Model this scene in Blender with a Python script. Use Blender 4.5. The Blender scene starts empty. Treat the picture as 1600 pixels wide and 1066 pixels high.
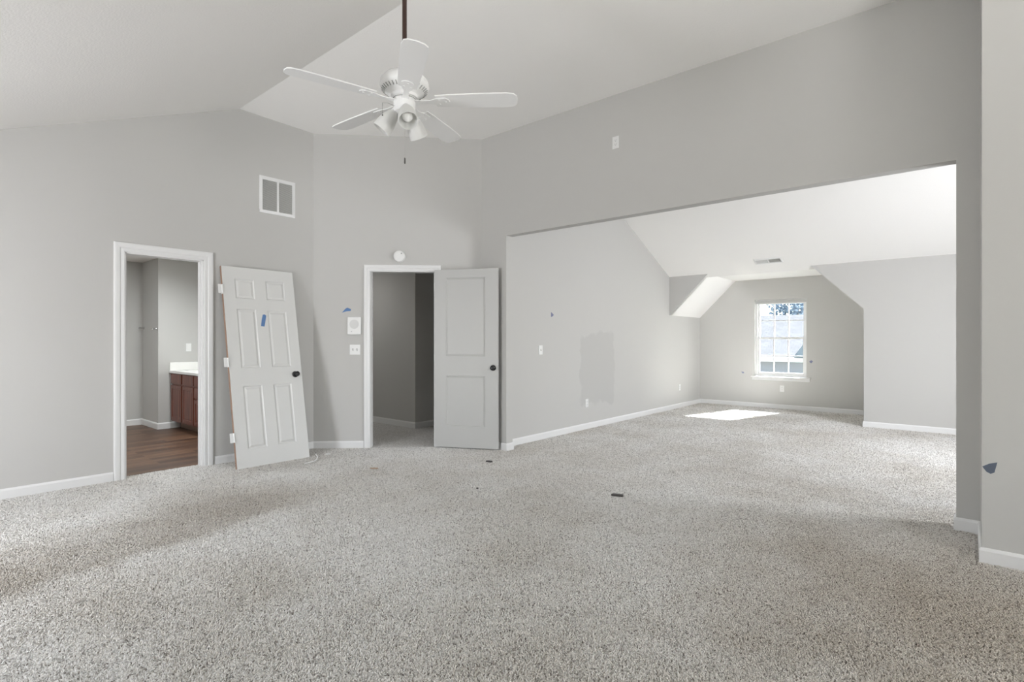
import bpy, bmesh, math, random
from mathutils import Vector, Matrix
random.seed(7)
S = bpy.context.scene
COL = S.collection

# ------------------------------------------------------------------ camera
H = 1.23                                   # lens height above the carpet
YAW = 40.37                                # degrees, left of +Y
cam_d = bpy.data.cameras.new('camera')
cam_d.sensor_fit = 'HORIZONTAL'
cam_d.sensor_width = 36.0
cam_d.lens = 840.0 / 1600.0 * 36.0
cam_d.clip_start = 0.05
cam_d.clip_end = 300
cam = bpy.data.objects.new('camera', cam_d)
COL.objects.link(cam)
cam.location = (0, 0, H)
cam.rotation_euler = (math.radians(90), 0, math.radians(YAW))
S.camera = cam

# ------------------------------------------------------------------ view / world / sun
S.view_settings.view_transform = 'Standard'
S.view_settings.look = 'None'
S.view_settings.gamma = 1.0
S.view_settings.exposure = 0.13
S.view_settings.use_curve_mapping = False
try:
    S.cycles.max_bounces = 14
    S.cycles.diffuse_bounces = 9
    S.cycles.transparent_max_bounces = 16
    S.cycles.sample_clamp_indirect = 6.0
except Exception:
    pass

SUN_DIR = Vector((-0.26, -1.0, -0.88)).normalized()
W = bpy.data.worlds.new('sky'); S.world = W
W.use_nodes = True
wn = W.node_tree.nodes; wl = W.node_tree.links
sky = wn.new('ShaderNodeTexSky'); sky.sky_type = 'NISHITA'
sky.sun_disc = False
sky.sun_elevation = math.asin(-SUN_DIR.z)
sky.sun_rotation = math.atan2(-SUN_DIR.x, -SUN_DIR.y)
wl.new(sky.outputs[0], wn['Background'].inputs[0])
wn['Background'].inputs[1].default_value = 0.40

def sun_lamp():
    d = bpy.data.lights.new('sun', 'SUN'); d.energy = 270.0; d.angle = math.radians(0.9)
    d.color = (1.0, 0.985, 0.985)
    o = bpy.data.objects.new('sun', d); COL.objects.link(o)
    o.rotation_euler = SUN_DIR.to_track_quat('-Z', 'Y').to_euler()
    o.location = (0, 20, 20)
sun_lamp()

def area(name, loc, direction, sx, sy, power, color=(1, 1, 1), spread=180):
    d = bpy.data.lights.new(name, 'AREA'); d.shape = 'RECTANGLE'
    d.size = sx; d.size_y = sy; d.energy = power; d.color = color
    d.spread = math.radians(spread)
    o = bpy.data.objects.new(name, d); COL.objects.link(o)
    o.location = loc
    o.rotation_euler = Vector(direction).to_track_quat('-Z', 'Y').to_euler()
    return o
# area lamps at unseen windows; all but the first are added to brighten the rooms
area('daylight_rear_window', (-3.75, -1.66, 1.15), (-0.40, 1, -0.10), 0.84, 1.1, 90, (0.985, 0.985, 1.03))
area('rear_fill_right', (-2.1, -1.66, 1.15), (0, 1, 0.5), 0.84, 1.1, 8, (1.0, 0.99, 0.98), 150)  # added fill lamp at an unseen second rear opening
area('gable_fill', (3.27, 1.2, 1.45), (-1, -0.15, -0.15), 1.5, 1.3, 40, (0.985, 0.985, 1.01))  # added fill lamp at an unseen gable opening
area('ceiling_fill', (3.26, 1.2, 1.4), (-1, 0, 1.25), 1.5, 1.2, 104, (1.0, 0.985, 0.95), 100)  # added lamp aimed upward to brighten the ceiling
area('alcove_fill', (2.67, 5.85, 1.40), (-1, 0.38, -0.12), 1.1, 1.3, 158, (0.98, 0.985, 1.03), 150)  # added lamp brightening the alcove from its unseen right side

# ------------------------------------------------------------------ room numbers (metres)
XL = -5.735            # left wall plane
YR = 4.56              # wall with the wide opening
TW = 0.115             # wall thickness
YF = -1.60             # rear eave wall
XE = 3.20              # gable wall on the far right
HX0, HX1, HZ = -3.96, -0.064, 2.415   # wide opening
XA = -4.09             # alcove left wall
XB = 2.60              # alcove right wall
YK, YB = 9.16, 10.60   # knee wall, dormer window wall
RIDGE_Y, RIDGE_Z = 2.404, 3.627
SL = 0.4193
ZR = 3.588             # ceiling height at the wide-opening wall
ASL = 0.457            # alcove ceiling slope
KZ = 2.375             # knee wall top
C1 = Vector((XL, 3.226, 0)); C2 = Vector((-4.344, YR, 0))
DT = (C2 - C1).normalized(); DN = Vector((DT.y, -DT.x, 0))
DLEN = (C2 - C1).length
def ceil_z(y):
    return RIDGE_Z - SL * (RIDGE_Y - y) if y < RIDGE_Y else RIDGE_Z + (ZR - RIDGE_Z) * (y - RIDGE_Y) / (YR - RIDGE_Y)

# ------------------------------------------------------------------ materials
def nodes(m):
    return m.node_tree.nodes, m.node_tree.links
def mat(name, color, rough=0.6, metal=0.0, spec=0.5, bump=None, coat=0.0):
    m = bpy.data.materials.new(name); m.use_nodes = True
    n, l = nodes(m); b = n['Principled BSDF']
    b.inputs['Base Color'].default_value = (*color, 1)
    b.inputs['Roughness'].default_value = rough
    b.inputs['Metallic'].default_value = metal
    b.inputs['Specular IOR Level'].default_value = spec
    b.inputs['Coat Weight'].default_value = coat
    if bump:
        sc, st, dist = bump
        tc = n.new('ShaderNodeTexCoord'); nz = n.new('ShaderNodeTexNoise')
        nz.inputs['Scale'].default_value = sc; nz.inputs['Detail'].default_value = 4
        bp = n.new('ShaderNodeBump'); bp.inputs['Strength'].default_value = st
        bp.inputs['Distance'].default_value = dist
        l.new(tc.outputs['Object'], nz.inputs['Vector'])
        l.new(nz.outputs['Fac'], bp.inputs['Height'])
        l.new(bp.outputs['Normal'], b.inputs['Normal'])
    return m

WALLC = (0.537, 0.531, 0.513)
M_WALL = mat('grey_wall_paint', WALLC, 0.75, spec=0.25, bump=(130, 0.10, 0.002))
M_CEIL = mat('white_textured_ceiling', (0.90, 0.89, 0.872), 0.9, spec=0.1, bump=(85, 0.35, 0.004))
M_TRIM = mat('white_trim_paint', (0.77, 0.77, 0.765), 0.35, spec=0.4)
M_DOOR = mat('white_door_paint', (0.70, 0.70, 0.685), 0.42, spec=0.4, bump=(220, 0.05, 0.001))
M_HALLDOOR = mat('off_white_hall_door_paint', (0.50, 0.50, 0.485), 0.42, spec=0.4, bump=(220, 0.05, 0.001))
M_EDGE = mat('raw_door_edge_wood', (0.31, 0.20, 0.145), 0.7, bump=(90, 0.2, 0.002))
M_PLATE = mat('white_plastic', (0.80, 0.80, 0.79), 0.35, spec=0.45)
M_SLOT = mat('dark_slot', (0.05, 0.05, 0.05), 0.6)
M_BLACK = mat('black_metal', (0.012, 0.012, 0.013), 0.28, metal=0.0, spec=0.6)
M_CHROME = mat('chrome', (0.75, 0.75, 0.76), 0.15, metal=1.0)
M_ROD = mat('dark_brown_metal', (0.045, 0.022, 0.015), 0.4, spec=0.5)
M_FAN = mat('white_fan_enamel', (0.88, 0.88, 0.875), 0.35, spec=0.4)
M_BLADE = mat('white_fan_blade', (0.86, 0.86, 0.855), 0.45, spec=0.35)
M_TAPE = mat('blue_masking_tape', (0.11, 0.215, 0.43), 0.7, bump=(400, 0.15, 0.0005))
M_TAPE_PALE = mat('faded_blue_tape', (0.19, 0.20, 0.31), 0.8)
M_COUNTER = mat('white_cultured_marble', (0.86, 0.855, 0.83), 0.18, spec=0.5)
M_GRILLE = mat('white_grille_enamel', (0.80, 0.80, 0.79), 0.45)
M_DUCT = mat('duct_grey', (0.36, 0.36, 0.345), 0.8)
M_KNOCK = mat('paper_scrap', (0.92, 0.92, 0.91), 0.8)
M_CHIP = mat('wood_chip', (0.50, 0.37, 0.28), 0.8)
M_DEBRIS = mat('dark_plastic_bit', (0.06, 0.055, 0.05), 0.6)
M_BULB = mat('frosted_bulb', (0.9, 0.9, 0.88), 0.3)

def frosted():
    m = bpy.data.materials.new('frosted_glass_shade'); m.use_nodes = True
    n, l = nodes(m); b = n['Principled BSDF']
    b.inputs['Base Color'].default_value = (0.88, 0.88, 0.87, 1)
    b.inputs['Roughness'].default_value = 0.35
    tr = n.new('ShaderNodeBsdfTranslucent'); tr.inputs[0].default_value = (0.9, 0.9, 0.88, 1)
    mx = n.new('ShaderNodeMixShader'); mx.inputs[0].default_value = 0.35
    l.new(b.outputs[0], mx.inputs[1]); l.new(tr.outputs[0], mx.inputs[2])
    l.new(mx.outputs[0], n['Material Output'].inputs[0])
    return m
M_SHADE = frosted()

def glass():
    m = bpy.data.materials.new('window_glass'); m.use_nodes = True
    n, l = nodes(m); n.remove(n['Principled BSDF'])
    t = n.new('ShaderNodeBsdfTransparent'); t.inputs[0].default_value = (0.95, 0.97, 0.97, 1)
    g = n.new('ShaderNodeBsdfGlossy'); g.inputs['Roughness'].default_value = 0.02
    fr = n.new('ShaderNodeFresnel'); fr.inputs[0].default_value = 1.3
    mx = n.new('ShaderNodeMixShader')
    l.new(fr.outputs[0], mx.inputs[0]); l.new(t.outputs[0], mx.inputs[1]); l.new(g.outputs[0], mx.inputs[2])
    l.new(mx.outputs[0], n['Material Output'].inputs[0])
    return m
M_GLASS = glass()

def ramp(n, pts):
    r = n.new('ShaderNodeValToRGB'); e = r.color_ramp.elements
    while len(e) < len(pts): e.new(0.5)
    for k, (p, c) in zip(e, pts):
        k.position = p; k.color = (*c, 1)
    return r

def tone_nodes(n, l, pos, prev_color):
    # uneven carpet tone, mottled at random
    f3 = n.new('ShaderNodeTexNoise'); f3.inputs['Scale'].default_value = 0.9; f3.inputs['Detail'].default_value = 5
    f3.inputs['Roughness'].default_value = 0.6
    l.new(pos, f3.inputs['Vector'])
    r3 = ramp(n, [(0.36, (0.85, 0.83, 0.80)), (0.60, (1, 1, 1))])
    l.new(f3.outputs['Fac'], r3.inputs[0])
    mx2 = n.new('ShaderNodeMix'); mx2.data_type = 'RGBA'; mx2.blend_type = 'MULTIPLY'; mx2.inputs[0].default_value = 1
    l.new(prev_color, mx2.inputs[6]); l.new(r3.outputs[0], mx2.inputs[7])
    # a darker warm band on the left, and a browner patch by the right-hand wall
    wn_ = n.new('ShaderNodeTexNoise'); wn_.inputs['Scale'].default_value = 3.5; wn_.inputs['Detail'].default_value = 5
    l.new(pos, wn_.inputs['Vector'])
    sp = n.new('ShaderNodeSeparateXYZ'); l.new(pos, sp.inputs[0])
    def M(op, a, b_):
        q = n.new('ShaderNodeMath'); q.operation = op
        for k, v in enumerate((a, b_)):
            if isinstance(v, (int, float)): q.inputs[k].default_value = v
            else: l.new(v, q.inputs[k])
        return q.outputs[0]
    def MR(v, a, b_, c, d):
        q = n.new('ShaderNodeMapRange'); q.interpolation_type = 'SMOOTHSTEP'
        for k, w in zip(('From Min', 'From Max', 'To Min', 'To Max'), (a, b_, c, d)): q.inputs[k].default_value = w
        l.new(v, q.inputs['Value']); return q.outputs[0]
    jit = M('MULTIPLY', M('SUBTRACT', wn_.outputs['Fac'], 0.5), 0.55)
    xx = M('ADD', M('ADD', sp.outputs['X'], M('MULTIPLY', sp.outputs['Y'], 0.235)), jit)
    dark_band = M('MULTIPLY', MR(xx, -4.45, -3.72, 0, 1), MR(xx, -3.50, -3.24, 1, 0))
    dark_band = M('MULTIPLY', dark_band, MR(sp.outputs['Y'], 1.6, 2.7, 1, 0))
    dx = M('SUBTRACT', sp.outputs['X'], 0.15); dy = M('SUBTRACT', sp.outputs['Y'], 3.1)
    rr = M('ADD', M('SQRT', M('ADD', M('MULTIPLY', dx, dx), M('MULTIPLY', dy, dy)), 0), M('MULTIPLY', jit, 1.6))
    brown_patch = MR(rr, -0.1, 1.9, 1, 0)
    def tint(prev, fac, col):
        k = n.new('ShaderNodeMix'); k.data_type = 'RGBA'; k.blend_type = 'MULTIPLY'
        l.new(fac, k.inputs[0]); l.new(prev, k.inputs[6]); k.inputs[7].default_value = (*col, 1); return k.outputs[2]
    cc = tint(mx2.outputs[2], dark_band, (0.76, 0.735, 0.70))
    cc = tint(cc, brown_patch, (0.77, 0.725, 0.665))
    return cc

def carpet():
    m = bpy.data.materials.new('flecked_frieze_carpet'); m.use_nodes = True
    n, l = nodes(m); b = n['Principled BSDF']
    b.inputs['Roughness'].default_value = 0.95
    b.inputs['Specular IOR Level'].default_value = 0.05
    b.inputs['Sheen Weight'].default_value = 0.25
    b.inputs['Sheen Roughness'].default_value = 0.6
    tc = n.new('ShaderNodeTexCoord')
    # warp so the yarn ends read as short twisted strands
    wz = n.new('ShaderNodeTexNoise'); wz.inputs['Scale'].default_value = 55; wz.inputs['Detail'].default_value = 2
    wv = n.new('ShaderNodeVectorMath'); wv.operation = 'SCALE'; wv.inputs['Scale'].default_value = 0.03
    wa = n.new('ShaderNodeVectorMath'); wa.operation = 'ADD'
    l.new(tc.outputs['Object'], wz.inputs['Vector'])
    l.new(wz.outputs['Color'], wv.inputs[0]); l.new(tc.outputs['Object'], wa.inputs[0]); l.new(wv.outputs[0], wa.inputs[1])
    f1 = n.new('ShaderNodeTexNoise'); f1.inputs['Scale'].default_value = 120; f1.inputs['Detail'].default_value = 3
    f1.inputs['Roughness'].default_value = 0.65
    l.new(wa.outputs[0], f1.inputs['Vector'])
    r1 = ramp(n, [(0.34, (0.10, 0.090, 0.080)), (0.42, (0.42, 0.410, 0.395)), (0.49, (0.68, 0.670, 0.655)), (0.66, (0.84, 0.832, 0.818))])  # dark flecks double as painted shade in the gaps between yarn ends
    l.new(f1.outputs['Fac'], r1.inputs[0])
    # second fleck of taupe yarn
    f2 = n.new('ShaderNodeTexNoise'); f2.inputs['Scale'].default_value = 62; f2.inputs['Detail'].default_value = 2
    l.new(wa.outputs[0], f2.inputs['Vector'])
    r2 = ramp(n, [(0.34, (0.68, 0.655, 0.62)), (0.50, (1, 1, 1))])
    l.new(f2.outputs['Fac'], r2.inputs[0])
    mx = n.new('ShaderNodeMix'); mx.data_type = 'RGBA'; mx.blend_type = 'MULTIPLY'; mx.inputs[0].default_value = 1
    l.new(r1.outputs[0], mx.inputs[6]); l.new(r2.outputs[0], mx.inputs[7])
    cc = tone_nodes(n, l, tc.outputs['Object'], mx.outputs[2])
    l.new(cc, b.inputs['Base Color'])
    bp = n.new('ShaderNodeBump'); bp.inputs['Strength'].default_value = 0.8; bp.inputs['Distance'].default_value = 0.008
    l.new(f1.outputs['Fac'], bp.inputs['Height']); l.new(bp.outputs['Normal'], b.inputs['Normal'])
    return m
M_CARPET = carpet()

def plank():
    m = bpy.data.materials.new('brown_plank_flooring'); m.use_nodes = True
    n, l = nodes(m); b = n['Principled BSDF']; b.inputs['Roughness'].default_value = 0.42
    tc = n.new('ShaderNodeTexCoord')
    br = n.new('ShaderNodeTexBrick'); br.inputs['Scale'].default_value = 1.0
    br.inputs['Brick Width'].default_value = 0.92; br.inputs['Row Height'].default_value = 0.12
    br.inputs['Mortar Size'].default_value = 0.0012; br.inputs['Bias'].default_value = 0.0
    br.inputs['Color1'].default_value = (0.062, 0.032, 0.020, 1); br.inputs['Color2'].default_value = (0.150, 0.085, 0.052, 1)
    br.inputs['Mortar'].default_value = (0.05, 0.025, 0.015, 1)
    mp = n.new('ShaderNodeMapping'); mp.inputs['Rotation'].default_value = (0, 0, math.radians(90))
    l.new(tc.outputs['Object'], mp.inputs[0]); l.new(mp.outputs[0], br.inputs['Vector'])
    mp2 = n.new('ShaderNodeMapping'); mp2.inputs['Scale'].default_value = (26, 2.2, 1)
    l.new(tc.outputs['Object'], mp2.inputs[0])
    nz = n.new('ShaderNodeTexNoise'); nz.inputs['Scale'].default_value = 1; nz.inputs['Detail'].default_value = 6
    l.new(mp2.outputs[0], nz.inputs['Vector'])
    r = ramp(n, [(0.3, (0.62, 0.60, 0.58)), (0.7, (1.35, 1.3, 1.25))])
    l.new(nz.outputs['Fac'], r.inputs[0])
    mx = n.new('ShaderNodeMix'); mx.data_type = 'RGBA'; mx.blend_type = 'MULTIPLY'; mx.inputs[0].default_value = 1
    l.new(br.outputs['Color'], mx.inputs[6]); l.new(r.outputs[0], mx.inputs[7])
    l.new(mx.outputs[2], b.inputs['Base Color'])
    return m
M_PLANK = plank()

def cherry():
    m = bpy.data.materials.new('cherry_stained_wood'); m.use_nodes = True
    n, l = nodes(m); b = n['Principled BSDF']; b.inputs['Roughness'].default_value = 0.35
    tc = n.new('ShaderNodeTexCoord'); mp = n.new('ShaderNodeMapping'); mp.inputs['Scale'].default_value = (30, 30, 2.5)
    l.new(tc.outputs['Object'], mp.inputs[0])
    nz = n.new('ShaderNodeTexNoise'); nz.inputs['Scale'].default_value = 1; nz.inputs['Detail'].default_value = 5
    l.new(mp.outputs[0], nz.inputs['Vector'])
    r = ramp(n, [(0.3, (0.090, 0.022, 0.013)), (0.7, (0.21, 0.062, 0.036))])
    l.new(nz.outputs['Fac'], r.inputs[0]); l.new(r.outputs[0], b.inputs['Base Color'])
    return m
M_CHERRY = cherry()
M_CHERRY_DARK = mat('shadow_gap_cherry', (0.035, 0.01, 0.008), 0.6)
M_TOE = mat('unfinished_toe_kick', (0.32, 0.22, 0.17), 0.7)

def patched_wall():
    """alcove side wall: the grey paint with a rolled-on, slightly duller touch-up patch"""
    m = mat('grey_wall_paint_touched_up', WALLC, 0.75, spec=0.25, bump=(130, 0.10, 0.002))
    n, l = nodes(m); b = n['Principled BSDF']
    tc = n.new('ShaderNodeTexCoord')
    nz = n.new('ShaderNodeTexNoise'); nz.inputs['Scale'].default_value = 4; nz.inputs['Detail'].default_value = 3
    l.new(tc.outputs['Object'], nz.inputs['Vector'])
    sv = n.new('ShaderNodeVectorMath'); sv.operation = 'SCALE'; sv.inputs['Scale'].default_value = 0.30
    av = n.new('ShaderNodeVectorMath'); av.operation = 'ADD'
    l.new(nz.outputs['Color'], sv.inputs[0]); l.new(tc.outputs['Object'], av.inputs[0]); l.new(sv.outputs[0], av.inputs[1])
    sp = n.new('ShaderNodeSeparateXYZ'); l.new(av.outputs[0], sp.inputs[0])
    def band(sock, c, hw):
        a = n.new('ShaderNodeMath'); a.operation = 'SUBTRACT'; a.inputs[1].default_value = c; l.new(sock, a.inputs[0])
        q = n.new('ShaderNodeMath'); q.operation = 'ABSOLUTE'; l.new(a.outputs[0], q.inputs[0])
        k = n.new('ShaderNodeMapRange'); k.inputs['From Min'].default_value = hw - 0.02; k.inputs['From Max'].default_value = hw + 0.02
        k.inputs['To Min'].default_value = 1; k.inputs['To Max'].default_value = 0
        l.new(q.outputs[0], k.inputs['Value']); return k.outputs[0]
    k = n.new('ShaderNodeMath'); k.operation = 'MULTIPLY'
    l.new(band(sp.outputs['Y'], 6.87, 0.45), k.inputs[0]); l.new(band(sp.outputs['Z'], 0.98, 0.49), k.inputs[1])
    mx = n.new('ShaderNodeMix'); mx.data_type = 'RGBA'
    mx.inputs[6].default_value = (*WALLC, 1); mx.inputs[7].default_value = (0.490, 0.485, 0.470, 1)
    l.new(k.outputs[0], mx.inputs[0]); l.new(mx.outputs[2], b.inputs['Base Color'])
    return m
M_WALLP = patched_wall()

def shingles(c1, c2, name):
    m = bpy.data.materials.new(name); m.use_nodes = True
    n, l = nodes(m); b = n['Principled BSDF']; b.inputs['Roughness'].default_value = 0.9; b.inputs['Specular IOR Level'].default_value = 0.0
    tc = n.new('ShaderNodeTexCoord')
    br = n.new('ShaderNodeTexBrick'); br.inputs['Scale'].default_value = 1
    br.inputs['Brick Width'].default_value = 0.3; br.inputs['Row Height'].default_value = 0.15
    br.inputs['Mortar Size'].default_value = 0.008
    br.inputs['Color1'].default_value = (*c1, 1); br.inputs['Color2'].default_value = (*c2, 1)
    br.inputs['Mortar'].default_value = (c1[0]*.6, c1[1]*.6, c1[2]*.6, 1)
    l.new(tc.outputs['Object'], br.inputs['Vector']); l.new(br.outputs['Color'], b.inputs['Base Color'])
    return m
M_SHINGLE = shingles((0.036, 0.0375, 0.0405), (0.043, 0.0448, 0.0485), 'grey_shingles')
M_SIDING = mat('grey_siding', (0.30, 0.305, 0.33), 0.8, spec=0.1)
M_TEAL = mat('blue_grey_siding', (0.17, 0.20, 0.225), 0.8, spec=0.1)
M_LEAF = mat('hazy_leaf', (0.13, 0.165, 0.20), 0.9, spec=0.0)  # haze is put into the leaf colour, making it paler and bluer
M_BARK = mat('bark', (0.10, 0.07, 0.05), 0.9)
M_GRASS = mat('lawn', (0.075, 0.08, 0.07), 0.95, bump=(30, 0.5, 0.03))

# ------------------------------------------------------------------ object helpers
def obj(name, bm, m, parent=None, smooth=False, matrix=None):
    me = bpy.data.meshes.new(name)
    bmesh.ops.recalc_face_normals(bm, faces=bm.faces[:])
    bm.to_mesh(me); bm.free()
    for x in (m if isinstance(m, (list, tuple)) else [m]):
        me.materials.append(x)
    if smooth:
        for p in me.polygons: p.use_smooth = True
        try: me.set_sharp_from_angle(angle=math.radians(40))
        except Exception: pass
    o = bpy.data.objects.new(name, me); COL.objects.link(o)
    if parent is not None: o.parent = parent
    if matrix is not None: o.matrix_local = matrix
    return o

def tag(o, label, cat, group=None):
    o['label'] = label; o['category'] = cat
    if group: o['group'] = group
    return o

def struct(name, bm, m, parent=None, smooth=False):
    o = obj(name, bm, m, parent, smooth)
    if parent is None: o['kind'] = 'structure'
    return o

def thing(name, matrix, label, cat, group=None):
    o = bpy.data.objects.new(name, None); COL.objects.link(o)
    o.empty_display_size = 0.1
    o.matrix_world = matrix
    return tag(o, label, cat, group)

def copy_tree(o, matrix, label, group=None):
    r = o.copy(); COL.objects.link(r); r.matrix_world = matrix; r['label'] = label
    if group: r['group'] = group
    for ch in list(o.children):
        c = ch.copy(); COL.objects.link(c); c.parent = r
        for g in ch.children:
            d = g.copy(); COL.objects.link(d); d.parent = c
    return r

def box(bm, x0, x1, y0, y1, z0, z1, mi=0):
    v = [bm.verts.new((x, y, z)) for x in (x0, x1) for y in (y0, y1) for z in (z0, z1)]
    for f in ((0,1,3,2),(4,6,7,5),(0,4,5,1),(2,3,7,6),(0,2,6,4),(1,5,7,3)):
        bm.faces.new([v[i] for i in f]).material_index = mi

def rbox(bm, x0, x1, y0, y1, z0, z1, r, seg=2):
    b2 = bmesh.new(); box(b2, x0, x1, y0, y1, z0, z1)
    bmesh.ops.bevel(b2, geom=b2.edges[:], offset=r, segments=seg, affect='EDGES', profile=0.5)
    join(bm, b2)

def join(bm, b2, mtx=None):
    if mtx is not None: bmesh.ops.transform(b2, matrix=mtx, verts=b2.verts[:])
    me = bpy.data.meshes.new('tmp'); b2.to_mesh(me); b2.free(); bm.from_mesh(me); bpy.data.meshes.remove(me)

def prism(bm, pts, fn, d0, d1, mi=0):
    """polygon pts (a,b) extruded between depths d0,d1; fn(a,b,d) -> xyz"""
    A = [bm.verts.new(fn(a, b, d0)) for a, b in pts]
    B = [bm.verts.new(fn(a, b, d1)) for a, b in pts]
    k = len(pts)
    bm.faces.new(A).material_index = mi; bm.faces.new(B[::-1]).material_index = mi
    for i in range(k):
        bm.faces.new([A[i], B[i], B[(i+1) % k], A[(i+1) % k]]).material_index = mi

def lathe(bm, prof, seg=32, cap=True):
    rings = []
    for r, z in prof:
        rings.append([bm.verts.new((r*math.cos(2*math.pi*i/seg), r*math.sin(2*math.pi*i/seg), z)) for i in range(seg)])
    for a, b in zip(rings, rings[1:]):
        for i in range(seg):
            bm.faces.new([a[i], a[(i+1) % seg], b[(i+1) % seg], b[i]])
    if cap:
        bm.faces.new(rings[0]); bm.faces.new(rings[-1])

def tube(bm, pts, r, seg=8):
    pts = [Vector(p) for p in pts]; rings = []
    for i, p in enumerate(pts):
        d = (pts[min(i+1, len(pts)-1)] - pts[max(i-1, 0)]).normalized()
        q = d.to_track_quat('Z', 'Y')
        rr = r(i/(len(pts)-1)) if callable(r) else r
        rings.append([bm.verts.new(p + q @ Vector((rr*math.cos(2*math.pi*k/seg), rr*math.sin(2*math.pi*k/seg), 0))) for k in range(seg)])
    for a, b in zip(rings, rings[1:]):
        for k in range(seg):
            bm.faces.new([a[k], a[(k+1) % seg], b[(k+1) % seg], b[k]])
    bm.faces.new(rings[0][::-1]); bm.faces.new(rings[-1])

def sweep(bm, path, prof, fn, side=1):
    """sweep profile (offset, height) along a 2-D path with mitred corners; offset goes to the left of travel * side"""
    P = [Vector(p) for p in path]; n = len(P); rows = []
    for i in range(n):
        ds = []
        if i > 0: ds.append((P[i]-P[i-1]).normalized())
        if i < n-1: ds.append((P[i+1]-P[i]).normalized())
        ns = [Vector((-d.y, d.x))*side for d in ds]
        m = ns[0] if len(ns) == 1 else (ns[0]+ns[1])
        if len(ns) == 2: m = m / max(1e-6, (1 + ns[0].dot(ns[1])))
        rows.append([bm.verts.new(fn(*(P[i]+m*o), h)) for o, h in prof])
    k = len(prof)
    for a, b in zip(rows, rows[1:]):
        for j in range(k):
            bm.faces.new([a[j], a[(j+1) % k], b[(j+1) % k], b[j]])
    bm.faces.new(rows[0]); bm.faces.new(rows[-1][::-1])

BASE_H = 0.078
BPROF = [(0, -0.012), (0.013, -0.012), (0.013, BASE_H-0.016), (0.009, BASE_H-0.006), (0.005, BASE_H), (0, BASE_H)]
def baseboard(name, path, side=1, m=None):
    bm = bmesh.new(); sweep(bm, path, BPROF, lambda a, b, h: (a, b, h), side)
    return struct(name, bm, m or M_TRIM)

XYZ = lambda a, b, d: (a, b, d)
fy = lambda a, b, d: (a, d, b)            # (x,z) polygon, depth along y
fx = lambda a, b, d: (d, a, b)            # (y,z) polygon, depth along x

def wall_hole(bm, a0, a1, z0, top, ha0, ha1, hz0, hz1, fn, d0, d1):
    """wall strip a0..a1 with top(a), one rectangular hole; pieces fit edge to edge"""
    prism(bm, [(a0, z0), (ha0, z0), (ha0, top(ha0)), (a0, top(a0))], fn, d0, d1)
    prism(bm, [(ha1, z0), (a1, z0), (a1, top(a1)), (ha1, top(ha1))], fn, d0, d1)
    prism(bm, [(ha0, hz1), (ha1, hz1), (ha1, top(ha1)), (ha0, top(ha0))], fn, d0, d1)
    if hz0 > z0 + 1e-4:
        prism(bm, [(ha0, z0), (ha1, z0), (ha1, hz0), (ha0, hz0)], fn, d0, d1)

# ------------------------------------------------------------------ floor
CX = -5.83                                 # carpet edge in the bathroom doorway
bm = bmesh.new()
prism(bm, [(CX, YF-.2), (XE+.2, YF-.2), (XE+.2, YB+.2), (-8.6, YB+.2), (-8.6, 3.30), (CX, 3.30)], XYZ, -0.05, -0.008)
floor = struct('floor', bm, M_CARPET)
bm = bmesh.new(); box(bm, -9.6, CX, -0.7, 3.30, -0.06, -0.010)
struct('floor_bathroom', bm, M_PLANK)

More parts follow.
